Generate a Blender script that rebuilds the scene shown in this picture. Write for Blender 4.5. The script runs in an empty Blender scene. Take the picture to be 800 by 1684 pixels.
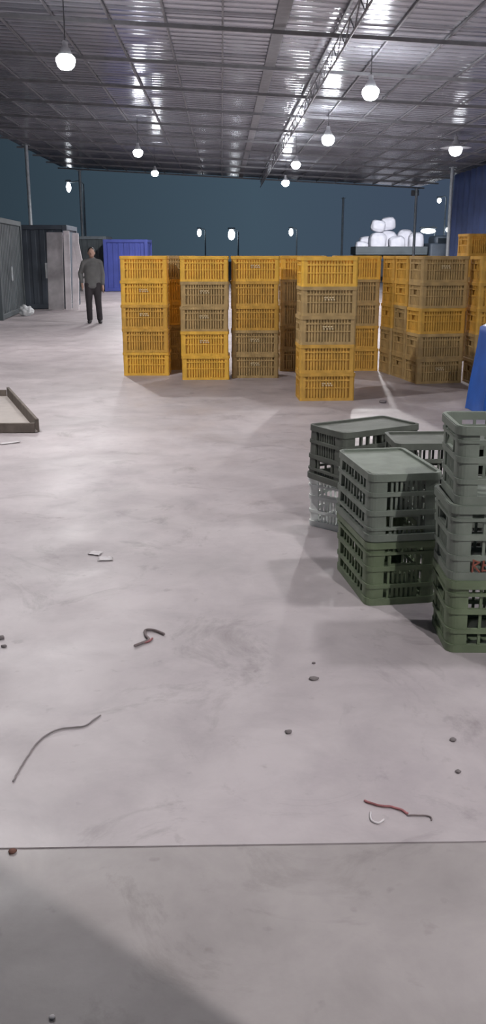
import bpy, bmesh, math, random
from mathutils import Vector, Matrix, noise
random.seed(7)
C = bpy.context.scene.collection
SC = bpy.context.scene
PI = math.pi
R = math.radians

# ------------------------------------------------------------------ materials
def lin(r, g, b):
    def f(c):
        c /= 255.0
        return c / 12.92 if c <= 0.04045 else ((c + 0.055) / 1.055) ** 2.4
    return (f(r), f(g), f(b), 1)

def mat(name, col, rough=0.5, metal=0.0, var=0.15, scale=8.0, bump=0.0, bscale=60.0, spec=0.5, coord='Object'):
    m = bpy.data.materials.new(name); m.use_nodes = True
    nt = m.node_tree; b = nt.nodes['Principled BSDF']
    b.inputs['Roughness'].default_value = rough
    b.inputs['Metallic'].default_value = metal
    b.inputs['Specular IOR Level'].default_value = spec
    tc = nt.nodes.new('ShaderNodeTexCoord')
    nz = nt.nodes.new('ShaderNodeTexNoise'); nz.inputs['Scale'].default_value = scale
    nz.inputs['Detail'].default_value = 5
    nt.links.new(tc.outputs[coord], nz.inputs['Vector'])
    rp = nt.nodes.new('ShaderNodeValToRGB')
    rp.color_ramp.elements[0].position = 0.3; rp.color_ramp.elements[1].position = 0.7
    rp.color_ramp.elements[0].color = tuple(c * (1 - var) for c in col[:3]) + (1,)
    rp.color_ramp.elements[1].color = tuple(min(1, c * (1 + var)) for c in col[:3]) + (1,)
    nt.links.new(nz.outputs['Fac'], rp.inputs['Fac'])
    nt.links.new(rp.outputs['Color'], b.inputs['Base Color'])
    if bump:
        n2 = nt.nodes.new('ShaderNodeTexNoise'); n2.inputs['Scale'].default_value = bscale
        n2.inputs['Detail'].default_value = 4
        nt.links.new(tc.outputs[coord], n2.inputs['Vector'])
        bp = nt.nodes.new('ShaderNodeBump'); bp.inputs['Strength'].default_value = bump
        bp.inputs['Distance'].default_value = 0.01
        nt.links.new(n2.outputs['Fac'], bp.inputs['Height'])
        nt.links.new(bp.outputs['Normal'], b.inputs['Normal'])
    return m

def emit(name, col, s):
    m = bpy.data.materials.new(name); m.use_nodes = True
    nt = m.node_tree; nt.nodes.clear()
    e = nt.nodes.new('ShaderNodeEmission'); o = nt.nodes.new('ShaderNodeOutputMaterial')
    e.inputs['Color'].default_value = col; e.inputs['Strength'].default_value = s
    nt.links.new(e.outputs[0], o.inputs[0])
    return m

def concrete(name, col, stain=0.66):
    m = bpy.data.materials.new(name); m.use_nodes = True
    nt = m.node_tree; b = nt.nodes['Principled BSDF']; L = nt.links.new
    tc = nt.nodes.new('ShaderNodeTexCoord')
    def nz(sc, det=6, rough=0.55, dist=0.0):
        n = nt.nodes.new('ShaderNodeTexNoise'); n.inputs['Scale'].default_value = sc
        n.inputs['Detail'].default_value = det; n.inputs['Roughness'].default_value = rough
        n.inputs['Distortion'].default_value = dist
        L(tc.outputs['Object'], n.inputs['Vector']); return n
    def ramp(src, p0, c0, p1, c1):
        r = nt.nodes.new('ShaderNodeValToRGB')
        r.color_ramp.elements[0].position = p0; r.color_ramp.elements[1].position = p1
        r.color_ramp.elements[0].color = c0; r.color_ramp.elements[1].color = c1
        L(src.outputs['Fac'], r.inputs['Fac']); return r
    def mul(a, bb, fac):
        x = nt.nodes.new('ShaderNodeMix'); x.data_type = 'RGBA'; x.blend_type = 'MULTIPLY'
        x.inputs['Factor'].default_value = fac
        L(a, x.inputs['A']); L(bb, x.inputs['B']); return x.outputs['Result']
    big = ramp(nz(0.55, 5, 0.6, 0.6), 0.35, tuple(c * 0.84 for c in col[:3]) + (1,), 0.62, tuple(min(1, c * 1.1) for c in col[:3]) + (1,))
    mid = ramp(nz(3.2, 6, 0.65, 0.3), 0.30, (0.80, 0.79, 0.80, 1), 0.60, (1, 1, 1, 1))
    st = ramp(nz(1.7, 8, 0.7, 1.4), 0.28, (stain, stain * 0.98, stain * 0.97, 1), 0.44, (1, 1, 1, 1))
    sp = ramp(nz(14, 3, 0.5), 0.25, (0.72, 0.70, 0.70, 1), 0.34, (1, 1, 1, 1))
    c = mul(big.outputs['Color'], mid.outputs['Color'], 1.0)
    c = mul(c, st.outputs['Color'], 1.0)
    c = mul(c, sp.outputs['Color'], 0.6)
    L(c, b.inputs['Base Color'])
    rr = nt.nodes.new('ShaderNodeMapRange')
    rr.inputs['From Min'].default_value = 0.3; rr.inputs['From Max'].default_value = 0.7
    rr.inputs['To Min'].default_value = 0.40; rr.inputs['To Max'].default_value = 0.62
    L(nz(2.2, 5).outputs['Fac'], rr.inputs['Value']); L(rr.outputs['Result'], b.inputs['Roughness'])
    bp = nt.nodes.new('ShaderNodeBump'); bp.inputs['Strength'].default_value = 0.25; bp.inputs['Distance'].default_value = 0.006
    L(nz(9, 6, 0.6).outputs['Fac'], bp.inputs['Height']); L(bp.outputs['Normal'], b.inputs['Normal'])
    return m

M = {}
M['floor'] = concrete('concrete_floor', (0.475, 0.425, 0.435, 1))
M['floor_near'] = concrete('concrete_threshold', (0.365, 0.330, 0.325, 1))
M['joint'] = mat('joint_filler', (0.31, 0.28, 0.28, 1), 0.9)
M['asphalt'] = mat('asphalt', (0.035, 0.038, 0.042, 1), 0.9, 0, 0.3, 2, 0.3)
M['roof'] = mat('roof_sheet', (0.385, 0.39, 0.435, 1), 0.19, 0.45, 0.14, 0.5, 0.05, 2.0)
M['steel'] = mat('dark_steel', (0.19, 0.187, 0.20, 1), 0.6, 0.0)
M['galv'] = mat('pale_galvanised_steel', (0.42, 0.45, 0.47, 1), 0.45, 0.3)
M['wall'] = mat('plaster', (0.42, 0.42, 0.40, 1), 0.9, 0, 0.1, 3, 0.2)
M['yellow'] = mat('yellow_plastic', (0.80, 0.46, 0.060, 1), 0.45, 0, 0.14, 9, 0.1)
M['ochre'] = mat('ochre_plastic', (0.62, 0.35, 0.060, 1), 0.5, 0, 0.18, 9, 0.1)
M['dusty_shade'] = mat('dusty_shade_brown_plastic', (0.44, 0.30, 0.125, 1), 0.6, 0, 0.2, 9, 0.1)  # brown of old crates; also puts shade into the colour of some stacks
M['print'] = mat('pale_print', (0.62, 0.50, 0.30, 1), 0.6)
M['green'] = mat('grey_green_plastic', (0.185, 0.210, 0.175, 1), 0.6, 0, 0.16, 10, 0.1)
M['olive'] = mat('olive_green_plastic', (0.150, 0.190, 0.112, 1), 0.6, 0, 0.2, 10, 0.1)
M['darkgreen'] = mat('dark_green_plastic', (0.110, 0.120, 0.100, 1), 0.6, 0, 0.2, 10, 0.1)
M['white'] = mat('white_plastic', (0.76, 0.79, 0.76, 1), 0.45, 0, 0.1)
M['red'] = mat('red_print', (0.24, 0.075, 0.05, 1), 0.7)
M['wood'] = mat('grey_brown_wood', (0.155, 0.128, 0.108, 1), 0.75, 0, 0.25, 12, 0.2)
M['ply'] = mat('pale_plywood', (0.46, 0.415, 0.385, 1), 0.7, 0, 0.1, 6)
M['board'] = mat('pale_grey_board', (0.78, 0.73, 0.75, 1), 0.7, 0, 0.22, 3)
M['boardgrey'] = mat('weathered_grey_board', (0.42, 0.40, 0.41, 1), 0.75, 0, 0.5, 1.6)
M['slate'] = mat('slate_paint', (0.070, 0.086, 0.094, 1), 0.6, 0.0, 0.2, 1.5)
M['slateblue'] = mat('slate_blue_paint', (0.066, 0.082, 0.104, 1), 0.6, 0.0, 0.2, 1.5)
M['blue'] = mat('blue_paint', (0.06, 0.085, 0.36, 1), 0.5, 0.0, 0.15, 2)
M['greyrail'] = mat('grey_rail', (0.16, 0.19, 0.21, 1), 0.6)
M['tarp'] = mat('blue_tarpaulin', (0.022, 0.105, 0.42, 1), 0.42, 0, 0.15, 5, 0.1)
M['darktarp'] = mat('dark_blue_tarpaulin', (0.035, 0.06, 0.16, 1), 0.7, 0, 0.2, 2)
M['skin'] = mat('skin', (0.34, 0.21, 0.16, 1), 0.55, 0, 0.08)
M['hair'] = mat('black_hair', (0.02, 0.018, 0.017, 1), 0.5)
M['shirt'] = mat('grey_shirt', (0.105, 0.105, 0.105, 1), 0.9, 0, 0.2, 6)
M['trouser'] = mat('dark_trousers', (0.030, 0.026, 0.030, 1), 0.9, 0, 0.2, 8)
M['shoe'] = mat('dark_shoe', (0.022, 0.020, 0.022, 1), 0.6)
M['bag'] = mat('white_film', (0.60, 0.62, 0.63, 1), 0.4)
M['sack'] = mat('white_sack', (0.72, 0.71, 0.76, 1), 0.7, 0, 0.08, 3)
M['cord'] = mat('dark_cable', (0.05, 0.05, 0.055, 1), 0.6)
M['alu'] = mat('lamp_body', (0.55, 0.55, 0.57, 1), 0.4, 0.4)
M['redstring'] = mat('faded_red_string', (0.36, 0.145, 0.15, 1), 0.8, 0, 0.3, 30)
M['darkstring'] = mat('dark_string', (0.20, 0.16, 0.16, 1), 0.8, 0, 0.3, 30)
M['wire'] = mat('grey_wire', (0.25, 0.22, 0.22, 1), 0.6)
M['crumb'] = mat('dark_crumb', (0.19, 0.165, 0.165, 1), 0.9)
M['rustcrumb'] = mat('rusty_crumb', (0.17, 0.08, 0.06, 1), 0.9)
M['paper'] = mat('pale_paper', (0.62, 0.58, 0.59, 1), 0.6)
M['black'] = mat('black_rubber', (0.015, 0.015, 0.017, 1), 0.7)
M['glass'] = mat('dark_glass', (0.02, 0.025, 0.03, 1), 0.1)
BULB = emit('bulb_glow', (0.93, 0.96, 1.0, 1), 160.0)
BULB_SOFT = emit('soft_bulb_glow', (0.93, 0.96, 1.0, 1), 55.0)
BULB_DIM = emit('dim_bulb_glow', (0.93, 0.96, 1.0, 1), 9.0)
FARB = emit('far_bulb_glow', (0.90, 0.95, 1.0, 1), 12.0)

# ------------------------------------------------------------------ helpers
def obj(name, bm, m, parent=None, smooth=False, kind=None, mats=None):
    me = bpy.data.meshes.new(name)
    bmesh.ops.recalc_face_normals(bm, faces=bm.faces)
    bm.to_mesh(me); bm.free()
    for x in (mats or [m]):
        me.materials.append(x)
    if smooth:
        for p in me.polygons: p.use_smooth = True
    o = bpy.data.objects.new(name, me); C.objects.link(o)
    if parent: o.parent = parent
    if kind: o['kind'] = kind
    return o

def tag(o, label, cat, group=None):
    o['label'] = label; o['category'] = cat
    if group: o['group'] = group
    return o

def thing(name, label, cat, loc=(0, 0, 0), rz=0.0, group=None):
    o = bpy.data.objects.new(name, None); C.objects.link(o)
    o.empty_display_size = 0.1
    o.location = loc; o.rotation_euler = (0, 0, rz)
    return tag(o, label, cat, group)

def box(bm, c, s, rz=0.0, mi=0):
    """Axis box centred at c with full sizes s, turned rz about its own centre."""
    r = bmesh.ops.create_cube(bm, size=1.0)
    mtx = Matrix.Translation(c) @ Matrix.Rotation(rz, 4, 'Z') @ Matrix.Diagonal((s[0], s[1], s[2], 1))
    bmesh.ops.transform(bm, matrix=mtx, verts=r['verts'])
    if mi:
        for f in {f for v in r['verts'] for f in v.link_faces}: f.material_index = mi
    return r['verts']

def bevbox(bm, c, s, b=0.01, seg=2, rz=0.0):
    t = bmesh.new(); bmesh.ops.create_cube(t, size=1.0)
    bmesh.ops.transform(t, matrix=Matrix.Diagonal((s[0], s[1], s[2], 1)), verts=t.verts)
    bmesh.ops.bevel(t, geom=list(t.edges), offset=b, segments=seg, profile=0.5, affect='EDGES')
    bmesh.ops.transform(t, matrix=Matrix.Translation(c) @ Matrix.Rotation(rz, 4, 'Z'), verts=t.verts)
    me = bpy.data.meshes.new('tmp'); t.to_mesh(me); t.free(); bm.from_mesh(me); bpy.data.meshes.remove(me)

def tube(bm, pts, rad, seg=10, cap=True, squash=None):
    """Swept tube through pts with a radius at every point (rounded caps)."""
    pts = [Vector(p) for p in pts]
    n = len(pts)
    if not hasattr(rad, '__len__'): rad = [rad] * n
    rings = []; up = None
    def dirn(i):
        a = pts[max(0, i - 1)]; b = pts[min(n - 1, i + 1)]
        return (b - a).normalized()
    seq = []
    d0, d1 = dirn(0), dirn(n - 1)
    if cap:
        seq.append((pts[0] - d0 * rad[0] * 0.85, d0, rad[0] * 0.5))
    for i in range(n): seq.append((pts[i], dirn(i), rad[i]))
    if cap:
        seq.append((pts[-1] + d1 * rad[-1] * 0.85, d1, rad[-1] * 0.5))
    for p, d, r in seq:
        if up is None:
            up = d.orthogonal().normalized()
        up = (up - d * up.dot(d))
        up = up.normalized() if up.length > 1e-6 else d.orthogonal().normalized()
        w = d.cross(up)
        ring = []
        for k in range(seg):
            a = 2 * PI * k / seg
            off = up * math.cos(a) * r + w * math.sin(a) * r
            if squash: off = Vector((off.x * squash[0], off.y * squash[1], off.z * squash[2]))
            ring.append(bm.verts.new(p + off))
        rings.append(ring)
    for a, b in zip(rings, rings[1:]):
        for k in range(seg):
            bm.faces.new((a[k], a[(k + 1) % seg], b[(k + 1) % seg], b[k]))
    bm.faces.new(rings[0][::-1]); bm.faces.new(rings[-1])

def ball(bm, c, s, seg=20, rings=12):
    r = bmesh.ops.create_uvsphere(bm, u_segments=seg, v_segments=rings, radius=1.0)
    bmesh.ops.transform(bm, matrix=Matrix.Translation(c) @ Matrix.Diagonal((s[0], s[1], s[2], 1)), verts=r['verts'])
    return r['verts']

def lathe(bm, prof, seg=20, c=(0, 0, 0)):
    rings = []
    for r, z in prof:
        rings.append([bm.verts.new((c[0] + r * math.cos(2 * PI * k / seg), c[1] + r * math.sin(2 * PI * k / seg), c[2] + z)) for k in range(seg)])
    for a, b in zip(rings, rings[1:]):
        for k in range(seg): bm.faces.new((a[k], a[(k + 1) % seg], b[(k + 1) % seg], b[k]))
    bm.faces.new(rings[0][::-1]); bm.faces.new(rings[-1])

def rrect(L, W, r, seg=5):
    out = []
    for cx, cy, a0 in ((L / 2 - r, W / 2 - r, 0), (-L / 2 + r, W / 2 - r, PI / 2), (-L / 2 + r, -W / 2 + r, PI), (L / 2 - r, -W / 2 + r, 1.5 * PI)):
        for k in range(seg + 1):
            a = a0 + k / seg * PI / 2
            out.append((cx + r * math.cos(a), cy + r * math.sin(a)))
    return out

def band(bm, L, W, r, t, z0, z1, s0=1.0, s1=1.0):
    """Rounded-rectangular hoop."""
    o = rrect(L, W, r); i = rrect(L - 2 * t, W - 2 * t, max(r - t, 0.004))
    A = [bm.verts.new((x * s0, y * s0, z0)) for x, y in o]; B = [bm.verts.new((x * s1, y * s1, z1)) for x, y in o]
    D = [bm.verts.new((x * s0, y * s0, z0)) for x, y in i]; E = [bm.verts.new((x * s1, y * s1, z1)) for x, y in i]
    n = len(o)
    for k in range(n):
        j = (k + 1) % n
        bm.faces.new((A[k], A[j], B[j], B[k])); bm.faces.new((E[k], E[j], D[j], D[k]))
        bm.faces.new((B[k], B[j], E[j], E[k])); bm.faces.new((D[k], D[j], A[j], A[k]))

def plate(bm, L, W, r, z0, z1, s=1.0):
    o = rrect(L * s, W * s, r)
    A = [bm.verts.new((x, y, z0)) for x, y in o]; B = [bm.verts.new((x, y, z1)) for x, y in o]
    n = len(o)
    for k in range(n): bm.faces.new((A[k], A[(k + 1) % n], B[(k + 1) % n], B[k]))
    bm.faces.new(A[::-1]); bm.faces.new(B)

def post(bm, L, W, r, t, ext, z0, z1, q, s0, s1):
    """Corner post q: the rounded corner of the wall and a flat flange on either side."""
    sg = 5
    o = rrect(L, W, r, sg)[q * (sg + 1):(q + 1) * (sg + 1)]
    i = rrect(L - 2 * t, W - 2 * t, max(r - t, 0.004), sg)[q * (sg + 1):(q + 1) * (sg + 1)]
    def extd(p):
        d0 = Vector(p[0]) - Vector(p[1]); d1 = Vector(p[-1]) - Vector(p[-2])
        # flanges run along the walls
        ax0 = (0, -1) if q == 0 else (1, 0) if q == 1 else (0, 1) if q == 2 else (-1, 0)
        ax1 = (-1, 0) if q == 0 else (0, -1) if q == 1 else (1, 0) if q == 2 else (0, 1)
        a = (p[0][0] + ax0[0] * ext, p[0][1] + ax0[1] * ext); b = (p[-1][0] + ax1[0] * ext, p[-1][1] + ax1[1] * ext)
        return [a] + list(p) + [b]
    o = extd(o); i = extd(i); n = len(o)
    A = [bm.verts.new((x * s0, y * s0, z0)) for x, y in o]; B = [bm.verts.new((x * s1, y * s1, z1)) for x, y in o]
    D = [bm.verts.new((x * s0, y * s0, z0)) for x, y in i]; E = [bm.verts.new((x * s1, y * s1, z1)) for x, y in i]
    for k in range(n - 1):
        bm.faces.new((A[k], A[k + 1], B[k + 1], B[k])); bm.faces.new((E[k], E[k + 1], D[k + 1], D[k]))
        bm.faces.new((B[k], B[k + 1], E[k + 1], E[k])); bm.faces.new((D[k], D[k + 1], A[k + 1], A[k]))
    bm.faces.new((A[0], B[0], E[0], D[0])); bm.faces.new((A[-1], D[-1], E[-1], B[-1]))

def crate_meshes(key, L, W, H, r, taper, hoops, rows, pitch_l, pitch_w, bar, ext, rim_h, rim_out, handle, liner=False, hoop_out=0.006):
    """Slotted stacking crate: (body mesh, rim mesh). Long side along x."""
    bm = bmesh.new(); t = 0.012
    Lb, Wb = L - 2 * rim_out, W - 2 * rim_out
    sc = lambda z: 1 - taper * (1 - z / H)
    plate(bm, Lb - 0.004, Wb - 0.004, r, 0.010, 0.020, sc(0))
    for z0, z1 in hoops: band(bm, Lb + hoop_out, Wb + hoop_out, r, t + hoop_out / 2, z0, z1, sc(z0), sc(z1))
    if liner: band(bm, Lb - 0.056, Wb - 0.056, r, 0.003, 0.012, H - rim_h + 0.005)
    for q in range(4): post(bm, Lb + 0.004, Wb + 0.004, r, t, ext, 0.0, H - rim_h, q, sc(0), sc(H - rim_h))
    for z0, z1, hrow in rows:
        zc = (z0 + z1) / 2; s = sc(zc); h = z1 - z0 + 0.004
        n = int((Lb - 2 * r - 2 * ext) / pitch_l)
        for k in range(1, n):
            x = (-0.5 + k / n) * (Lb - 2 * r - 2 * ext)
            for sy in (-1, 1): box(bm, (x * s, sy * (Wb / 2 - 0.007) * s, zc), (bar, 0.008, h))
        n = int((Wb - 2 * r - 2 * ext) / pitch_w)
        for k in range(1, n):
            y = (-0.5 + k / n) * (Wb - 2 * r - 2 * ext)
            for sx in (-1, 1):
                if hrow and abs(y) < handle: continue
                box(bm, (sx * (Lb / 2 - 0.007) * s, y * s, zc), (0.008, bar, h))
        if hrow:
            for sx in (-1, 1):
                for sy in (-1, 1): box(bm, (sx * (Lb / 2 - 0.005) * s, sy * handle * s, zc), (0.013, 0.009, h))
                box(bm, (sx * (Lb / 2 - 0.005) * s, 0, z0 + 0.004), (0.014, 2 * handle * s, 0.009))
    me = bpy.data.meshes.new(key + '_body'); bmesh.ops.recalc_face_normals(bm, faces=bm.faces); bm.to_mesh(me); bm.free()
    b2 = bmesh.new()
    band(b2, L, W, r + 0.008, 0.020, H - rim_h, H - 0.003)
    band(b2, L - 0.006, W - 0.006, r + 0.006, 0.014, H - 0.003, H)
    me2 = bpy.data.meshes.new(key + '_rim'); bmesh.ops.recalc_face_normals(b2, faces=b2.faces); b2.to_mesh(me2); b2.free()
    return me, me2

YL, YW, YH = 0.59, 0.42, 0.291
yb, yr = crate_meshes('yellow_crate', YL, YW, YH, 0.022, 0.0,
                      [(0.0, 0.030), (0.128, 0.140), (0.205, 0.222)],
                      [(0.030, 0.128, False), (0.140, 0.205, True), (0.222, 0.262, False)],
                      0.030, 0.030, 0.0175, 0.034, 0.036, 0.010, 0.06, True)
GL, GW, GH = 0.56, 0.345, 0.297
gb, gr = crate_meshes('green_crate', GL, GW, GH, 0.040, 0.035,
                      [(0.0, 0.032), (0.080, 0.098), (0.160, 0.182), (0.234, 0.246)],
                      [(0.032, 0.080, False), (0.098, 0.160, False), (0.182, 0.234, True), (0.246, 0.266, False)],
                      0.046, 0.021, 0.0110, 0.036, 0.032, 0.010, 0.062, False, 0.013)
MESHES = {}
def crate_part(name, me, m, parent):
    k = (me.name, m.name)
    if k not in MESHES:
        c = me.copy(); c.materials.clear(); c.materials.append(m); MESHES[k] = c
    o = bpy.data.objects.new(name, MESHES[k]); C.objects.link(o); o.parent = parent
    return o

def printed(parent, y, w=0.105, h=0.034):
    bm = bmesh.new()
    # two rows of short pale dashes: too worn to read
    for j, row in enumerate(((-0.05, -0.028, 0.004, 0.032), (-0.046, -0.012, 0.016, 0.044))):
        for x in row: box(bm, (x, y, 0.172 + (0.5 - j) * 0.021), (0.017, 0.003, 0.015))
    return obj('printed_mark', bm, M['print'], parent)

def crate(kind, name, label, group, loc, rz, colour, flip=False, mark=False, cat='crate'):
    t = thing(name, label, cat, loc, rz, group)
    b, r, H = (yb, yr, YH) if kind == 'y' else (gb, gr, GH)
    crate_part('body', b, M[colour], t); crate_part('rim', r, M[colour], t)
    if mark: printed(t, -YW / 2 + 0.004)
    if flip:
        t.rotation_euler = (PI, 0, rz); t.location = (loc[0], loc[1], loc[2] + H)
    return t

# ------------------------------------------------------------------ setting
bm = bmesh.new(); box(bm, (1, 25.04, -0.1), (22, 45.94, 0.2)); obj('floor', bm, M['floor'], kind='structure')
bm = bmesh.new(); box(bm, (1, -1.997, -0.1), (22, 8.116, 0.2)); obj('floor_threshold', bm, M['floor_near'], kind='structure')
bm = bmesh.new(); box(bm, (1, 2.062, -0.104), (22, 0.03, 0.2)); obj('floor_joint', bm, M['joint'], kind='structure')
bm = bmesh.new(); box(bm, (0, 88, -0.35), (240, 190, 0.2)); obj('ground', bm, M['asphalt'], kind='structure')

RX0, RX1, RY0, RY1 = -7.6, 9.6, -6.0, 46.0
zr = lambda x: 5.0 - 0.05 * x
bm = bmesh.new()
prof = []; y = RY0
while y < RY1:
    for dy, dz in ((0.0, 0.0), (0.04, 0.001), (0.08, 0.003), (0.12, 0.004), (0.16, 0.003), (0.20, 0.001), (0.24, 0.0), (0.255, 0.009), (0.285, 0.009)):
        prof.append((y + dy, dz + 0.006 * math.sin((y + dy) * 2.1)))
    y += 0.30
xs = [RX0 + (RX1 - RX0) * k / 12 for k in range(13)]
grid = [[bm.verts.new((x, yy, zr(x) + dz + 0.003 * math.sin(x * 1.3 + yy * 0.4))) for x in xs] for yy, dz in prof]
for a, b in zip(grid, grid[1:]):
    for k in range(12): bm.faces.new((a[k], a[k + 1], b[k + 1], b[k]))
ext = bmesh.ops.extrude_face_region(bm, geom=list(bm.faces))
bmesh.ops.translate(bm, vec=(0, 0, 0.012), verts=[g for g in ext['geom'] if isinstance(g, bmesh.types.BMVert)])
obj('ceiling', bm, M['roof'], kind='structure')

def beam(name, a, b, w, h, m='steel'):
    a, b = Vector(a), Vector(b); d = b - a
    bm = bmesh.new(); bmesh.ops.create_cube(bm, size=1.0)
    bmesh.ops.transform(bm, matrix=Matrix.Diagonal((d.length, w, h, 1)), verts=bm.verts)
    q = Vector((1, 0, 0)).rotation_difference(d.normalized())
    bmesh.ops.transform(bm, matrix=Matrix.Translation((a + b) / 2) @ q.to_matrix().to_4x4(), verts=bm.verts)
    return obj(name, bm, M[m], kind='structure')

k = 0
y = RY0 + 0.6
for j in range(18):
    yy = 15.9 + (j - 7) * 2.95
    if yy > RY1: break
    beam('rafter_beam', (RX0, yy, zr(RX0) - 0.115), (RX1, yy, zr(RX1) - 0.115), 0.045, 0.06)
for j in range(20):
    x = -7.16 + 0.9 * j
    if x > RX1 - 0.1: break
    wide = abs(x - 0.94) < 0.1
    beam('purlin_beam', (x, RY0, zr(x) - 0.03), (x, RY1, zr(x) - 0.03), 0.20 if wide else 0.03, 0.035)
# the lattice girder that runs the length of the shed
GX = 1.87; gz = zr(GX) - 0.17
bm = bmesh.new()
tube(bm, [(GX, RY0, gz), (GX, RY1, gz)], 0.018, 8); tube(bm, [(GX, RY0, gz - 0.26), (GX, RY1, gz - 0.26)], 0.018, 8)
y = RY0; s = 0
while y < RY1 - 0.5:
    z0, z1 = (gz, gz - 0.26) if s else (gz - 0.26, gz)
    tube(bm, [(GX, y, z0), (GX, y + 0.5, z1)], 0.010, 6); y += 0.5; s ^= 1
obj('lattice_girder_beam', bm, M['steel'], kind='structure')
for x, y in ((-6.95, 35.0), (-6.6, 46.0 - 0.6), (8.3, 34.6), (9.2, 45.2), (7.0, 55.0), (-7.3, 12), (9.3, 12), (-7.3, 23.4), (9.3, 23.4), (-7.3, 0.5), (9.3, 0.5)):
    b_ = bmesh.new(); tube(b_, [(x, y, 0.06), (x, y, zr(x) - 0.18)], 0.065, 14)
    box(b_, (x, y, 0.0), (0.3, 0.3, 0.03)); box(b_, (x, y, zr(x) - 0.175), (0.24, 0.24, 0.02))
    obj('column', b_, M['galv'], kind='structure')
# unseen wall end added to cast the shade across the near floor
bm = bmesh.new(); bevbox(bm, (0.75, -2.06, 1.6), (0.24, 5.66, 3.2), 0.012); obj('shadow_wall', bm, M['wall'], kind='structure')

# ------------------------------------------------------------------ lamps
def lamp(x, y, z, label, watt, size=1.0, shade=0.0, soft=0.06, glow=None, name='hanging_lamp', group='bare lamps hanging below the shed roof'):
    t = thing(name, label, 'lamp', (x, y, z), 0, group)
    zt = zr(x) - z - 0.02
    b = bmesh.new(); tube(b, [(0, 0, 0.21 * size), (0.004, 0, (zt + 0.2) / 2), (0, 0, zt)], 0.008, 8); obj('cord', b, M['cord'], t)
    b = bmesh.new(); lathe(b, [(0.03, 0.22), (0.036, 0.20), (0.036, 0.15), (0.06, 0.13), (0.085, 0.06), (0.088, 0.05)][::-1], 18)
    bmesh.ops.scale(b, vec=(size, size, size), verts=b.verts); so = obj('socket', b, M['alu'], t, True)
    b = bmesh.new(); lathe(b, [(0.02, -0.125), (0.07, -0.112), (0.105, -0.075), (0.122, -0.02), (0.118, 0.02), (0.085, 0.052)], 24)
    bmesh.ops.scale(b, vec=(size, size, size), verts=b.verts); obj('bulb', b, glow or BULB, so, True)
    if shade:
        b = bmesh.new(); lathe(b, [(0.10, 0.10), (shade, 0.02), (shade + 0.01, 0.025), (0.11, 0.12), (0.05, 0.16), (0.04, 0.16)], 28); obj('shade', b, M['alu'], t, True)  # shade added to keep the bulb's reflection off the roof
    if watt:
        l = bpy.data.lights.new('lamp_light', 'SPOT'); l.energy = watt; l.spot_size = R(172); l.spot_blend = 0.35
        l.shadow_soft_size = soft; l.color = (1.0, 0.965, 0.955)
        lo = bpy.data.objects.new('lamp_light', l); C.objects.link(lo); lo.location = (0, 0, -0.16 * size); lo.parent = t
    return t

W0 = 460.0
lamp(-2.264, 14.7, 4.209, 'glowing bare lamp high at left, nearest of the left row of hanging lamps', W0, 1.15, glow=BULB_SOFT)
lamp(-2.343, 27.6, 4.218, 'glowing bare lamp hanging in the left row, second one away, above the blue container', W0, 1.1, glow=BULB_SOFT)
lamp(-2.314, 34.0, 4.174, 'glowing bare lamp, farthest and lowest in view of the left row', W0, glow=BULB_SOFT)
lamp(2.626, 17.3, 4.207, 'glowing bare lamp high at right, nearest of the right row of hanging lamps', W0, 1.2)
lamp(2.647, 24.1, 4.193, 'glowing bare lamp second along the right row, under the long streak in the roof', W0, 1.3)
lamp(2.285, 29.6, 4.08, 'glowing bare lamp third along the right row, just above and right of the farthest one', W0, 1.1)
lamp(2.503, 37.5, 4.103, 'glowing bare lamp farthest along the right row, lowest of that row in view', W0, 1.2)
lamp(6.529, 27.0, 4.258, 'glowing wide lamp hanging alone at far right beside a thin column', W0, 1.5, shade=0.42, glow=BULB_DIM)
# the same rows go on overhead and behind
lamp(1.65, 0.09, 4.2, 'bare lamp overhead behind the added wall end at right', 420.0, soft=0.02)
lamp(2.60, 3.60, 4.2, 'bare lamp of the right row overhead above the green crates', 130.0, soft=0.15)
lamp(-2.40, 7.6, 4.2, 'bare lamp of the left row overhead', 470.0)
lamp(6.5, 14.0, 4.2, 'bare lamp overhead at right beyond the tarpaulin', W0 * 0.6)

# ------------------------------------------------------------------ yellow crate stacks
LV = ['topmost', 'second from top', 'middle', 'second from bottom', 'bottom']
LV6 = ['topmost', 'second from top', 'third from top', 'third from bottom', 'second from bottom', 'bottom']
CN = {'yellow': 'yellow', 'ochre': 'ochre yellow', 'dusty_shade': 'dust-and-shade brown'}
def ystack(x, y, rz, cols, desc, marks=(), n=5):
    """x, y: the front left corner of the stack on the floor; cols from the top down."""
    a, b = YL / 2, YW / 2
    cx = x + a * math.cos(rz) - b * math.sin(rz); cy = y + a * math.sin(rz) + b * math.cos(rz)
    for k in range(n):
        lev = n - 1 - k
        jx, jy, jr = random.uniform(-0.006, 0.006), random.uniform(-0.006, 0.006), random.uniform(-0.012, 0.012)
        col = cols[k % len(cols)]
        crate('y', 'yellow_crate', '%s crate, %s %s' % (CN[col], (LV if n == 5 else LV6)[k], desc), 'yellow crates stacked across the hall',
              (cx + jx, cy + jy, lev * YH + 0.0005), rz + jr, col, mark=k in marks)
Y, O, D = 'yellow', 'ochre', 'dusty_shade'
ystack(-1.249, 11.57, 0.0, [Y, Y, O, O, Y], 'of the stack at far left', (1, 2))
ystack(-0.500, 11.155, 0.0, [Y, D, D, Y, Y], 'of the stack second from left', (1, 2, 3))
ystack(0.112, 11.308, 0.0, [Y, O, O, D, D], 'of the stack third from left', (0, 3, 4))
ystack(0.800, 9.475, R(2.0), [Y, D, D, O, O], 'of the stack nearest the camera', (1, 2, 4))
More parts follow.
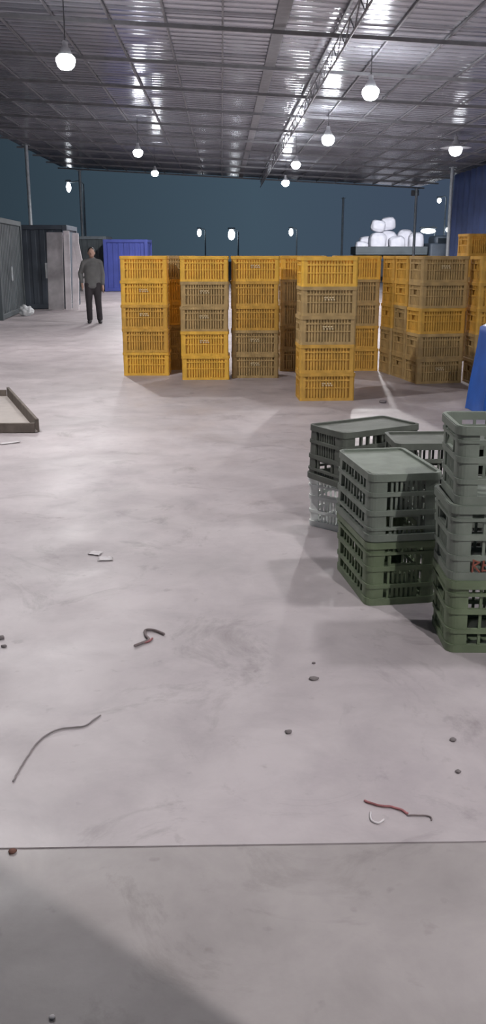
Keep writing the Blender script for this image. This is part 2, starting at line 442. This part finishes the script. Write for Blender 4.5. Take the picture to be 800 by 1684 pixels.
ystack(0.745, 11.98, 0.0, [Y, D, D, D, D], 'of the stack in the gap left of the nearest')  # the neighbouring stack's shade is put into the brown of the lower crates
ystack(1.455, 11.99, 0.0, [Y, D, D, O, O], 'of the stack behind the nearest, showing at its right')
yaw7 = R(10.6)
bx, by = -math.sin(yaw7), math.cos(yaw7)
ystack(2.289, 10.72, yaw7, [D, D, O, D, D], 'of the wide front stack at right', (0, 4))  # shade on this stack is put into its brown colour
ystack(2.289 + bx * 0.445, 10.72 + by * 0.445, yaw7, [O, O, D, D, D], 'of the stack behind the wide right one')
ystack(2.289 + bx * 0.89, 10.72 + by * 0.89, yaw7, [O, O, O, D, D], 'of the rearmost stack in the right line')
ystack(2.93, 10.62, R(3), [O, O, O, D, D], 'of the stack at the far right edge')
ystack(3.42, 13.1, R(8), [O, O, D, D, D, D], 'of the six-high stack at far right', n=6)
ystack(-0.93, 12.15, 0.0, [D, Y, Y, D, D], 'of the stack in the gap between both left stacks')  # the gap's shade is put into the brown crates

# ------------------------------------------------------------------ green crates
GG = 'green crates stacked on the floor at right'
cx, cy, cz = 0.752, 4.02, R(7.5) + PI / 2
crate('g', 'green_crate', 'grey green slotted crate, lower of the pair in the middle of the green group, lid side up', GG, (cx, cy, 0.0005), cz, 'olive')['label'] = 'olive green slotted crate on the floor under the upside down one'
crate('g', 'green_crate', 'grey green crate turned upside down on an olive one, flat base on top', GG, (cx - 0.004, cy - 0.004, GH + 0.001), cz + R(0.6), 'green', flip=True)
rx, ry, rz_ = 1.133, 3.40, R(-2)
for k, (col, lab) in enumerate((('olive', 'olive green crate, bottom of the tall stack at the right edge'),
                                ('green', 'grey green crate with a red mark, middle of the tall stack at the right edge'),
                                ('green', 'grey green open crate on top of the tall stack at the right edge'))):
    t = crate('g', 'green_crate', lab, GG, (rx + (0.004, -0.004, 0.006)[k], ry + (0, 0.004, -0.002)[k], k * (GH + 0.0005) + 0.0005), rz_ + R((0, 0.8, -0.6)[k]), col)
    if k == 1:
        b = bmesh.new()
        for (x0, z0, x1, z1) in ((0.0, 0.045, 0.004, 0.105), (0.0, 0.105, 0.03, 0.092), (0.03, 0.092, 0.006, 0.074), (0.006, 0.074, 0.034, 0.045), (0.052, 0.1, 0.048, 0.05), (0.048, 0.05, 0.078, 0.052), (0.05, 0.076, 0.074, 0.08)):
            yy = -GW / 2 + 0.010
            tube(b, [(-0.182 + x0 * 0.8, yy, z0 * 0.8), (-0.182 + x1 * 0.8, yy, z1 * 0.8)], 0.004, 6)
        obj('painted_mark', b, M['red'], t)['label'] = 'red painted scrawl on the slats'
# the pair behind: green on white
u = Vector((0.5, -0.866, 0)); v = Vector((0.866, 0.5, 0))
c = Vector((0.452, 4.935, 0)) + u * GW / 2 + v * GL / 2
crate('g', 'green_crate', 'dark green slotted crate set askew on top of the white crate', GG, (c.x, c.y, GH + 0.001), math.atan2(v.y, v.x), 'darkgreen', flip=True)
u = Vector((0.75, -0.661, 0)); v = Vector((0.661, 0.75, 0))
c = Vector((0.462, 4.985, 0)) + u * GW / 2 + v * GL / 2
crate('g', 'white_crate', 'white slotted crate on the floor beneath a dark green one', 'white crates', (c.x, c.y, 0.0005), math.atan2(v.y, v.x), 'white')
for k in range(2):
    crate('g', 'green_crate', ('dark green crate on the floor, lower of the pair behind the upside down crate', 'dark green crate, upper of the pair behind the upside down crate')[k], GG,
          (1.115, 4.545, k * (GH + 0.0005) + 0.0005), R(1), 'darkgreen', flip=(k == 1))

# ------------------------------------------------------------------ blue tarpaulin heap at the right edge
def drape(name, label, cat, cx, cy, L, W, H, m, flare=0.14, seed=1, rz=0.0):
    bm = bmesh.new(); N = 96; rows = 14; rings = []
    for j in range(rows + 1):
        f = j / rows
        z = H * (1 - f) ; gro = 1 + flare * f ** 1.3
        rr = rrect(L * gro, W * gro, 0.12 + 0.05 * f, 23)
        ring = []
        for k, (x, yy) in enumerate(rr):
            n = noise.noise(Vector((x * 4 + seed, yy * 4, z * 1.3)))
            a = 2 * PI * k / len(rr)
            w = 1 + f * (0.035 * math.sin(11 * a + seed) + 0.05 * n)
            ring.append(bm.verts.new((x * w, yy * w, max(0.004, z + (0.02 * n if j < rows else 0)))))
        rings.append(ring)
    n = len(rings[0])
    top = [bm.verts.new((q.co.x * 0.86, q.co.y * 0.86, H + 0.03 + 0.02 * noise.noise(q.co * 5))) for q in rings[0]]
    cap = [bm.verts.new((q.co.x * 0.4, q.co.y * 0.4, H + 0.045)) for q in rings[0]]
    seq = [cap, top] + rings
    for a, b in zip(seq, seq[1:]):
        for k in range(n): bm.faces.new((a[k], a[(k + 1) % n], b[(k + 1) % n], b[k]))
    bm.faces.new(cap)
    o = obj(name, bm, m, None, True); o.location = (cx, cy, 0); o.rotation_euler = (0, 0, rz)
    return tag(o, label, cat)
drape('tarpaulin_heap', 'bright blue tarpaulin draped over a heap at the right edge behind the green crates', 'tarpaulin', 2.93, 8.72, 0.84, 0.7, 0.80, M['tarp'], 0.17)

# dark blue sheet hung along the right eave
bm = bmesh.new(); g = []
for i in range(61):
    y_ = 28.0 + 8.6 * i / 60; row = []
    for j in range(9):
        z_ = 0.3 + (zr(8.9) - 0.55) * j / 8
        row.append(bm.verts.new((8.85 + 0.09 * math.sin(i * 1.15 + 0.2 * j) * (1 - 0.5 * j / 8), y_, z_)))
    g.append(row)
for a, b in zip(g, g[1:]):
    for k in range(8): bm.faces.new((a[k], a[k + 1], b[k + 1], b[k]))
o = tag(obj('tarpaulin_curtain', bm, M['darktarp'], None, True), 'dark blue sheet hanging along the open side of the shed at far right', 'curtain')
md = o.modifiers.new('thick', 'SOLIDIFY'); md.thickness = 0.01

# ------------------------------------------------------------------ low tray at the left edge
t = thing('wooden_tray', 'low wooden tray with raised dark edges on the floor at the left edge', 'tray', (-1.60, 7.80, 0), 0)
w2, l2 = 1.15, 1.98
ang = math.atan2(9.73 - 7.74, -(2.27 - 1.58))
b = bmesh.new()
fr = [Vector((-w2, 0, 0)), Vector((0, 0, 0)), Vector((-0.69, l2, 0)), Vector((-0.69 - w2, l2, 0))]
A = [b.verts.new((p.x, p.y, 0.006)) for p in fr]; B_ = [b.verts.new((p.x, p.y, 0.022)) for p in fr]
b.faces.new(A); b.faces.new(B_)
for k in range(4): b.faces.new((A[k], A[(k + 1) % 4], B_[(k + 1) % 4], B_[k]))
obj('bottom_panel', b, M['ply'], t)
def side(a, c_, h):
    a, c_ = Vector(a), Vector(c_); d = (c_ - a); b = bmesh.new()
    bevbox(b, (0, 0, 0), (d.length, 0.03, h), 0.006)
    bmesh.ops.transform(b, matrix=Matrix.Translation((a + c_) / 2 + Vector((0, 0, h / 2 + 0.002))) @ Matrix.Rotation(math.atan2(d.y, d.x), 4, 'Z'), verts=b.verts)
    obj('side_board', b, M['wood'], t)
side(fr[0], fr[1] + Vector((-0.02, 0, 0)), 0.085); side(fr[1] + Vector((0, 0.02, 0)), fr[2], 0.115); side(fr[2] + Vector((-0.02, 0, 0)), fr[3], 0.085); side(fr[3], fr[0] + Vector((0, 0.02, 0)), 0.115)

# ------------------------------------------------------------------ left background: dark containers, boards
def container(name, label, cat, corner, d, length, depth, H, m, rail=None):
    """A ribbed steel box; corner is its near right bottom corner, d the unit direction of its visible long side."""
    ang = math.atan2(d[1], d[0])
    t = thing(name, label, cat, (corner[0], corner[1], 0), ang)
    b = bmesh.new(); box(b, (length / 2, depth / 2, H / 2), (length - 0.1, depth - 0.1, H - 0.1))
    n = int(length / 0.24)
    for k in range(n):
        x = (k + 0.5) * (length - 0.2) / n + 0.1
        for y_ in (0.045, depth - 0.045): bevbox(b, (x, y_, H / 2), (0.14, 0.03, H - 0.24), 0.012, 1)
    obj('body', b, m, t)
    b = bmesh.new()
    for x in (0.06, length - 0.06):
        for y_ in (0.06, depth - 0.06): bevbox(b, (x, y_, H / 2), (0.13, 0.13, H), 0.01, 1)
    for z_ in (0.07, H - 0.06):
        for y_ in (0.06, depth - 0.06): bevbox(b, (length / 2, y_, z_), (length - 0.1, 0.12, 0.12), 0.01, 1)
        for x in (0.06, length - 0.06): bevbox(b, (x, depth / 2, z_), (0.12, depth - 0.1, 0.12), 0.01, 1)
    obj('frame', b, rail or m, t)
    return t
dx, dy = -0.24, 3.68; n_ = math.hypot(dx, dy)
t = container('steel_container', 'dark slate steel container at far left, the nearer one', 'container', (-4.98, 21.3), (dx / n_, dy / n_), 3.7, 2.3, 2.26, M['slate'])
b = bmesh.new(); tube(b, [(1.35, -0.05, 0.85), (1.35, -0.05, 1.15)], 0.025, 8); obj('handle', b, M['galv'], t)
t = container('steel_container', 'dark slate blue container set back behind the pale boards', 'container', (-6.9, 25.6), (0.9995, 0.03), 2.75, 2.3, 2.20, M['slateblue'])
b = bmesh.new(); bevbox(b, (2.17, -0.02, 1.02), (0.09, 0.04, 0.40), 0.008, 1); obj('notice_plate', b, M['bag'], t)['label'] = 'small white upright plate'
t = container('steel_container', 'blue steel container with a grey top rail behind the person', 'container', (-4.62, 37.2), (1, 0), 1.72, 2.4, 1.98, M['blue'])
t = container('steel_container', 'low dark container with a grey top rail far behind the person', 'container', (-7.6, 38.6), (1, 0), 2.9, 2.4, 2.12, M['slate'], M['greyrail'])
BX = 'pale boards leaning on the dark container'
def board(x, y, w, h, lean, tilt, m, label, th=0.035):
    b = bmesh.new(); bevbox(b, (0, 0, h / 2), (w, th, h), 0.006, 1)
    o = obj('leaning_board', b, M[m]); o.location = (x, y, 0.012); o.rotation_euler = (lean, tilt, 0)
    return tag(o, label, 'board', BX)
board(-4.45, 25.18, 0.42, 2.02, R(-9), 0, 'boardgrey', 'wide weathered grey board, leftmost of those leaning on the dark container')
board(-4.11, 25.14, 0.16, 2.06, R(-9), R(-0.5), 'board', 'narrow pale board leaning right beside the wide grey one')
board(-3.915, 25.10, 0.17, 2.00, R(-9), R(1.0), 'board', 'narrow pale board, second from right of those leaning on the container')
board(-3.50, 24.9, 0.14, 1.80, R(-8), R(-11), 'board', 'pale board at right of the row, tilted sideways next to the person')
# crumpled white film on the floor by the dark container
bm = bmesh.new(); bmesh.ops.create_icosphere(bm, subdivisions=4, radius=1.0)
for q in bm.verts:
    n = noise.noise(q.co * 2.3) * 0.35 + noise.noise(q.co * 6) * 0.14
    p = q.co * (1 + n); q.co = Vector((p.x * 0.17, p.y * 0.13, max(0.0, p.z * 0.13 + 0.10) + 0.10 * max(0, -q.co.x) * max(0, q.co.z)))
o = tag(obj('plastic_bag', bm, M['bag'], None, True), 'crumpled white plastic bag on the floor in front of the dark container', 'bag'); o.location = (-4.78, 22.9, 0.002)

# ------------------------------------------------------------------ the person
def fused(name, fn, m, parent, vox, smooth_it=4):
    bm = bmesh.new(); fn(bm)
    o = obj(name, bm, m, parent, True)
    r = o.modifiers.new('fuse', 'REMESH'); r.mode = 'VOXEL'; r.voxel_size = vox; r.use_smooth_shade = True
    s = o.modifiers.new('relax', 'SMOOTH'); s.factor = 0.5; s.iterations = smooth_it
    return o
per = thing('person', 'person in a grey shirt and dark trousers standing by the pale boards', 'person', (-2.80, 20.45, 0), R(6))
# facing -y; x+ is the person's left (picture right)
SH, HIP, NECK = 1.30, 0.84, 1.36
arm = {1: [(0.165, 0.01, 1.285), (0.215, 0.035, 1.03), (0.215, -0.03, 0.80)], -1: [(-0.165, 0.01, 1.285), (-0.255, 0.05, 1.05), (-0.225, -0.08, 0.84)]}
leg = {1: [(0.085, 0, 0.84), (0.105, -0.05, 0.46), (0.125, 0.02, 0.085)], -1: [(-0.085, 0, 0.84), (-0.095, -0.02, 0.46), (-0.095, 0.06, 0.085)]}
def limb(bm, p, r, g=0.0, seg=14):
    a, b_, c_ = (Vector(q) for q in p)
    tube(bm, [a, a.lerp(b_, 0.35), a.lerp(b_, 0.8), b_, b_.lerp(c_, 0.3), b_.lerp(c_, 0.8), c_], [x + g for x in r], seg)
def body_fn(bm):
    tube(bm, [(0, 0.01, 0.80), (0, 0.01, 0.95), (0, 0.005, 1.12), (0, 0.01, 1.24), (0, 0.015, 1.31)], [0.135, 0.125, 0.135, 0.14, 0.10], 20, squash=(1.12, 0.72, 1))
    tube(bm, [(-0.15, 0.012, 1.285), (0, 0.012, 1.31), (0.15, 0.012, 1.285)], [0.055, 0.07, 0.055], 14)
    tube(bm, [(0, 0.02, 1.30), (0, 0.005, 1.42)], [0.055, 0.05], 14)
    ball(bm, (0, -0.01, 1.49), (0.070, 0.088, 0.104)); ball(bm, (0, -0.035, 1.437), (0.050, 0.058, 0.055))
    tube(bm, [(0, -0.093, 1.50), (0, -0.113, 1.468), (0, -0.098, 1.462)], [0.008, 0.014, 0.013], 8)
    for s in (-1, 1):
        ball(bm, (s * 0.072, 0.005, 1.485), (0.011, 0.020, 0.031), 10, 8)
        ball(bm, (s * 0.026, -0.093, 1.497), (0.012, 0.006, 0.007), 8, 6)
        limb(bm, arm[s], [0.052, 0.047, 0.040, 0.038, 0.038, 0.028, 0.025])
        limb(bm, leg[s], [0.085, 0.078, 0.060, 0.054, 0.056, 0.040, 0.036])
        w = Vector(arm[s][2]); d = (Vector(arm[s][2]) - Vector(arm[s][1])).normalized()
        f = Vector((0, -1, 0)); f = (f - d * f.dot(d)).normalized(); o_ = d.cross(f) * s
        tube(bm, [w, w + d * 0.04, w + d * 0.085], [0.024, 0.030, 0.028], 12)
        for k, ln in enumerate((0.066, 0.076, 0.070, 0.055)):
            b0 = w + d * 0.08 + f * (0.027 - 0.018 * k)
            tube(bm, [b0, b0 + d * ln * 0.5 - o_ * 0.004, b0 + d * ln * 0.95 - o_ * 0.018], [0.0095, 0.009, 0.0075], 8)
        tb = w + d * 0.025 + f * 0.020
        tube(bm, [tb, tb + d * 0.030 + f * 0.022, tb + d * 0.062 + f * 0.026 - o_ * 0.006], [0.013, 0.011, 0.009], 8)
        tube(bm, [leg[s][2], (leg[s][2][0], leg[s][2][1] - 0.01, 0.04)], [0.038, 0.036], 10)
    tube(bm, [(-0.020, -0.091, 1.437), (0, -0.095, 1.436), (0.020, -0.091, 1.437)], 0.006, 8)
fused('body', body_fn, M['skin'], per, 0.006, 3)
def shirt_fn(bm):
    tube(bm, [(0, 0.01, 0.78), (0, 0.01, 0.92), (0, 0.005, 1.10), (0, 0.01, 1.24), (0, 0.015, 1.30)], [0.162, 0.152, 0.155, 0.158, 0.115], 24, squash=(1.14, 0.76, 1))
    tube(bm, [(-0.155, 0.012, 1.283), (0, 0.012, 1.312), (0.155, 0.012, 1.283)], [0.068, 0.082, 0.068], 14)
    tube(bm, [(0, 0.015, 1.32), (0, 0.01, 1.365)], [0.07, 0.064], 14)
    for s in (-1, 1):
        a, b_, c_ = (Vector(q) for q in arm[s])
        tube(bm, [a, a.lerp(b_, 0.5), b_, b_.lerp(c_, 0.4), b_.lerp(c_, 0.86)], [0.068, 0.062, 0.056, 0.052, 0.042], 14)
fused('shirt', shirt_fn, M['shirt'], per, 0.010)
def trouser_fn(bm):
    tube(bm, [(0, 0.008, 0.74), (0, 0.008, 0.90)], [0.142, 0.142], 20, squash=(1.14, 0.76, 1))
    for s in (-1, 1):
        a, b_, c_ = (Vector(q) for q in leg[s])
        tube(bm, [a, a.lerp(b_, 0.5), b_, b_.lerp(c_, 0.5), c_], [0.098, 0.088, 0.070, 0.066, 0.062], 16)
fused('trousers', trouser_fn, M['trouser'], per, 0.010)
for s in (-1, 1):
    x, y_, _ = leg[s][2]
    def shoe_fn(bm):
        tube(bm, [(x, y_ + 0.035, 0.042), (x, y_ - 0.03, 0.048), (x + s * 0.008, y_ - 0.11, 0.038), (x + s * 0.014, y_ - 0.17, 0.030)], [0.040, 0.045, 0.045, 0.030], 14)
        for q in bm.verts: q.co.z = max(0.0, q.co.z)
    b = bmesh.new(); shoe_fn(b); obj('shoe', b, M['shoe'], per, True)
def hair_fn(bm):
    ball(bm, (0, 0.012, 1.518), (0.077, 0.090, 0.088), 20, 14)
    for q in list(bm.verts):
        if q.co.y < -0.055 and q.co.z < 1.545: q.co.y = -0.055
        if q.co.z < 1.455: q.co.z = 1.455
b = bmesh.new(); hair_fn(b); obj('hair', b, M['hair'], per, True)

# ------------------------------------------------------------------ beyond the shed
t = thing('flatbed_truck', 'dark flatbed truck loaded with white sacks standing outside beyond the shed', 'truck', (10.6, 60, 0), 0)
b = bmesh.new(); bevbox(b, (0, 0, 1.42), (4.5, 2.3, 0.16), 0.03); bevbox(b, (0, 0, 1.22), (4.4, 0.9, 0.24), 0.03); obj('bed', b, M['slate'], t)
b = bmesh.new()
for sy in (-1, 1): bevbox(b, (0, sy * 1.13, 1.66), (4.5, 0.05, 0.36), 0.01, 1)
bevbox(b, (-2.23, 0, 1.66), (0.05, 2.2, 0.36), 0.01, 1); obj('side_board', b, M['slate'], t)
b = bmesh.new(); bevbox(b, (3.25, 0, 1.25), (1.7, 2.2, 1.6), 0.14, 3); bevbox(b, (3.35, 0, 2.2), (1.3, 2.0, 0.6), 0.2, 3); cab = obj('cab', b, M['slateblue'], t)
b = bmesh.new(); bevbox(b, (3.35, -1.03, 2.14), (0.9, 0.04, 0.4), 0.015, 1); obj('window', b, M['glass'], cab)
for x in (-1.4, -0.4, 3.2):
    for sy in (-0.95, 0.95):
        b = bmesh.new(); bmesh.ops.create_cone(b, cap_ends=True, segments=28, radius1=0.5, radius2=0.5, depth=0.3)
        bmesh.ops.bevel(b, geom=[e for e in b.edges if abs(e.verts[0].co.z - e.verts[1].co.z) < 1e-4], offset=0.05, segments=2, affect='EDGES')
        bmesh.ops.transform(b, matrix=Matrix.Translation((x, sy, 0.5 - 0.001)) @ Matrix.Rotation(PI / 2, 4, 'X'), verts=b.verts)
        obj('wheel', b, M['black'], t, False)
def sack(x, z, s, rot, label, y=0.0):
    b = bmesh.new(); bmesh.ops.create_icosphere(b, subdivisions=4, radius=1.0)
    for q in b.verts:
        p = q.co
        f = lambda w: math.copysign(abs(w) ** 0.62, w)
        p = Vector((f(p.x), f(p.y), f(p.z))) * (1 + 0.07 * noise.noise(q.co * 2.5 + Vector((x, z, 0))))
        q.co = Vector((p.x * s[0] / 2, p.y * s[1] / 2, p.z * s[2] / 2))
    o = tag(obj('white_sack', b, M['sack'], None, True), label, 'sack', 'white sacks on the truck')
    o.location = (10.6 + x, 60 + y, z); o.rotation_euler = (0, rot, 0)
TB = 1.57
for x, y_, z, s, r_, lab in (
    (-1.80, -0.5, TB + 0.30, (0.80, 0.8, 0.56), 0.10, 'low white sack at the left end of the floodlit truck load'),
    (-1.35, 0.5, TB + 0.46, (0.95, 0.9, 0.90), -0.08, 'white sack second from left on the truck load, behind the low one'),
    (-0.78, -0.5, TB + 0.56, (1.05, 0.9, 1.10), 0.04, 'wide white sack left of the middle on the truck bed'),
    (0.00, 0.5, TB + 0.62, (1.15, 0.9, 1.22), 0.02, 'white sack in the middle of the truck load, set back'),
    (0.42, -0.5, TB + 0.46, (1.00, 0.9, 0.90), -0.10, 'white sack right of the middle on the truck bed, in front'),
    (1.10, 0.5, TB + 0.66, (1.00, 0.9, 1.30), 0.05, 'tall white sack at right of the truck load, set back'),
    (1.62, -0.5, TB + 0.56, (0.95, 0.9, 1.10), -0.04, 'white sack at the right end of the truck load'),
    (-0.80, -0.45, TB + 1.50, (0.90, 0.9, 0.72), 0.16, 'white sack lying on top of the truck load, left of the two upper ones'),
    (-0.02, 0.5, TB + 1.66, (0.95, 0.9, 0.80), -0.12, 'white sack lying on top of the truck load, the highest one')):
    sack(x, z, s, r_, lab, y_)

def far_lamp(x, y, z, label, sx, sz, pole_dx=0.5, watt=0.0, name='street_lamp', pm='greyrail'):
    t = thing(name, label, 'street lamp', (x, y, -0.25), 0, 'distant lamps outside')
    zz = z + 0.25
    b = bmesh.new(); tube(b, [(pole_dx, 0, 0.0), (pole_dx, 0, zz + 0.15), (pole_dx * 0.8, 0, zz + 0.32), (0, 0, zz + 0.22)], [0.07, 0.05, 0.04, 0.035], 10); obj('pole', b, M[pm], t)
    b = bmesh.new(); bevbox(b, (0, 0, zz + sz / 2 + 0.06), (sx * 1.1, 0.3, 0.12), 0.03); hd = obj('lamp_head', b, M['greyrail'], t)
    b = bmesh.new(); ball(b, (0, 0, zz), (sx / 2, 0.16, sz / 2)); obj('lamp_glass', b, FARB, hd, True)
far_lamp(-1.855, 80, 3.055, 'distant lamp outside, dim one left of the bright one above the yellow crates', 0.34, 0.6)
far_lamp(0.74, 70, 2.733, 'distant bright lamp outside, above the gap of the second and third yellow stacks', 0.50, 0.75)
far_lamp(5.851, 80, 3.107, 'distant dim lamp outside, just left of the nearest yellow stack', 0.34, 0.6)
far_lamp(-7.864, 50, 4.717, 'distant lamp outside at left on a thin pole over the dark container', 0.24, 0.48, 0.75)
far_lamp(15.946, 70, 5.121, 'faint high lamp outside at right above the others', 0.30, 0.34)
far_lamp(15.262, 70, 2.996, 'wide bright lamp outside at right beside the truck', 1.1, 0.34)
far_lamp(16.698, 70, 3.083, 'small lamp outside, rightmost of the distant ones', 0.26, 0.32)
# unseen lamp added on the far column to brighten the truck load
t = thing('added_floodlight', 'added lamp on a far column turned towards the truck', 'added_floodlight', (9.2, 45.45, 4.2), 0)
b = bmesh.new(); bevbox(b, (0, 0.1, 0), (0.36, 0.12, 0.26), 0.02); hs = obj('housing', b, M['steel'], t)
b = bmesh.new(); bevbox(b, (0, 0.165, 0), (0.30, 0.012, 0.20), 0.004, 1); obj('lens', b, FARB, hs)
b = bmesh.new(); tube(b, [(0, 0.1, 0.1), (0, -0.2, 0.12)], 0.02, 8); obj('bracket', b, M['steel'], t)
l = bpy.data.lights.new('added_flood', 'SPOT'); l.energy = 9000; l.spot_size = R(34); l.spot_blend = 0.5; l.shadow_soft_size = 0.15; l.color = (0.93, 0.94, 1)
lo = bpy.data.objects.new('added_flood', l); C.objects.link(lo); lo.location = (9.2, 45.70, 4.2)
lo.rotation_euler = (Vector((10.4, 59, 2.4)) - Vector((9.2, 45.7, 4.2))).to_track_quat('-Z', 'Y').to_euler()

# ------------------------------------------------------------------ bits on the floor
def strand(name, pts, r, m, label, cat, wig=0.0):
    P = [Vector((x, y_, r + 0.001)) for x, y_ in pts]; Q = []
    n = len(P)
    for i in range(n - 1):
        p0, p1, p2, p3 = P[max(0, i - 1)], P[i], P[i + 1], P[min(n - 1, i + 2)]
        for k in range(8):
            t_ = k / 8
            q = 0.5 * ((2 * p1) + (p2 - p0) * t_ + (2 * p0 - 5 * p1 + 4 * p2 - p3) * t_ ** 2 + (3 * p1 - p0 - 3 * p2 + p3) * t_ ** 3)
            w = wig * noise.noise(q * 40)
            Q.append(Vector((q.x + w, q.y + w, r + 0.001)))
    Q.append(P[-1])
    b = bmesh.new(); tube(b, Q, r, 8)
    return tag(obj(name, b, M[m], None, True), label, cat)
strand('string_scrap', [(-0.352, 3.328), (-0.322, 3.358), (-0.301, 3.385), (-0.318, 3.43), (-0.321, 3.480), (-0.285, 3.478), (-0.244, 3.439)], 0.0055, 'darkstring', 'short dark reddish scrap of string bent on the floor, left of centre', 'string')
strand('string_scrap', [(-0.318, 3.36), (-0.300, 3.372), (-0.288, 3.40)], 0.004, 'redstring', 'tiny red thread lying against the bent dark string', 'string')
strand('wire', [(-0.623, 2.379), (-0.612, 2.48), (-0.596, 2.589), (-0.570, 2.65), (-0.535, 2.683), (-0.495, 2.69), (-0.459, 2.701), (-0.435, 2.74), (-0.417, 2.77)], 0.0028, 'wire', 'thin dark curved wire on the floor at lower left', 'wire', 0.004)
strand('string_scrap', [(0.395, 2.252), (0.425, 2.235), (0.459, 2.224), (0.490, 2.212), (0.506, 2.192)], 0.0035, 'redstring', 'thin faded red string on the floor at lower right', 'string', 0.006)
strand('string_scrap', [(0.506, 2.185), (0.535, 2.185), (0.566, 2.178), (0.566, 2.160)], 0.0022, 'darkstring', 'fine brown string tail beside the faded red one', 'string', 0.004)
strand('pale_scrap', [(0.405, 2.20), (0.401, 2.165), (0.418, 2.150), (0.436, 2.165)], 0.0028, 'paper', 'pale curl of paper under the faded red string', 'scrap')
def crumb(x, y_, r, m, label, flat=0.5):
    b = bmesh.new(); bmesh.ops.create_icosphere(b, subdivisions=2, radius=1.0)
    for q in b.verts:
        p = q.co * (1 + 0.4 * noise.noise(q.co * 1.7 + Vector((x * 9, y_ * 9, 0))))
        q.co = Vector((p.x * r * 1.2, p.y * r, max(-0.001, (p.z + 0.7) * r * flat)))
    o = tag(obj('pebble', b, M[m], None, True), label, 'dirt', 'bits of dirt on the floor'); o['kind'] = 'thing'; o.location = (x, y_, 0.001)
for a in ((0.327, 3.03, 0.015, 'crumb', 'dark flat crumb on the floor below the olive crate', 0.3),
          (0.208, 2.645, 0.0095, 'crumb', 'small dark pebble on bare floor below centre', 0.6),
          (0.729, 2.584, 0.009, 'crumb', 'small dark pebble near the right edge below the tall green stack', 0.6),
          (0.700, 2.40, 0.008, 'crumb', 'tiny dark pebble near the right edge above the faded red string', 0.6),
          (-0.553, 2.050, 0.010, 'rustcrumb', 'rust brown crumb on the floor joint at the left edge', 0.5),
          (-0.90, 3.42, 0.014, 'crumb', 'dark crumb at the left edge level with the bent string', 0.5),
          (-0.87, 3.34, 0.010, 'crumb', 'smaller dark crumb at the left edge just below its larger neighbour', 0.5),
          (-0.355, 1.512, 0.006, 'paper', 'tiny white speck in the shade at the bottom left', 0.5),
          (1.66, 9.35, 0.035, 'crumb', 'dark lump on the floor right of the nearest yellow stack', 0.5),
          (0.34, 3.16, 0.006, 'crumb', 'tiny dark pebble just above the flat crumb', 0.6)):
    crumb(*a)
for i, (x, y_, lab) in enumerate(((-0.66, 4.49, 'small pale flat piece on the floor at left, the farther of two'), (-0.60, 4.40, 'small pale flat piece on the floor at left, the nearer of two'), (-1.74, 7.35, 'pale scrap of paper on the floor in front of the wooden tray'))):
    b = bmesh.new(); bmesh.ops.create_grid(b, x_segments=6, y_segments=5, size=0.5)  # thin pale flat pieces just above the floor
    for q in b.verts: q.co = Vector((q.co.x * (0.07 if i < 2 else 0.16) * (1 + 0.3 * noise.noise(q.co * 3 + Vector((i, 0, 0)))), q.co.y * 0.055, 0.006 + 0.006 * noise.noise(q.co * 5 + Vector((i * 3, 0, 0)))))
    o = tag(obj('pale_scrap', b, M['paper'], None, True), lab, 'scrap'); o.location = (x, y_, 0.0); o.rotation_euler = (0, 0, -0.4 + 0.5 * i)
    s = o.modifiers.new('thick', 'SOLIDIFY'); s.thickness = 0.001

# ------------------------------------------------------------------ night sky
w = bpy.data.worlds.new('night'); SC.world = w; w.use_nodes = True
nt = w.node_tree; bg = nt.nodes['Background']
tc = nt.nodes.new('ShaderNodeTexCoord'); sp = nt.nodes.new('ShaderNodeSeparateXYZ'); nt.links.new(tc.outputs['Generated'], sp.inputs[0])
rp = nt.nodes.new('ShaderNodeValToRGB'); mr = nt.nodes.new('ShaderNodeMapRange')
mr.inputs['From Min'].default_value = -0.35; mr.inputs['From Max'].default_value = 0.35
nt.links.new(sp.outputs['X'], mr.inputs['Value']); nt.links.new(mr.outputs['Result'], rp.inputs['Fac'])
e = rp.color_ramp.elements
e[0].position = 0.12; e[0].color = (0.026, 0.042, 0.056, 1)
e[1].position = 0.55; e[1].color = (0.052, 0.084, 0.116, 1)
x = e.new(0.80); x.color = (0.050, 0.072, 0.112, 1)
nt.links.new(rp.outputs['Color'], bg.inputs['Color']); bg.inputs['Strength'].default_value = 1.0

# ------------------------------------------------------------------ camera and view
cam = bpy.data.cameras.new('camera'); co = bpy.data.objects.new('camera', cam); C.objects.link(co)
co.location = (0, 0, 1.5); co.rotation_euler = (R(90 - 15.9), 0, R(-1.3))
cam.sensor_fit = 'VERTICAL'; cam.sensor_height = 24.0; cam.lens = 1500.0 / 1684.0 * 24.0
cam.clip_end = 400; cam.clip_start = 0.05
SC.camera = co
vs = SC.view_settings
vs.view_transform = 'Standard'; vs.look = 'None'; vs.gamma = 1.0; vs.exposure = 0.0; vs.use_curve_mapping = False
SC.cycles.max_bounces = 8; SC.cycles.use_denoising = True
SC.cycles.sample_clamp_indirect = 6.0
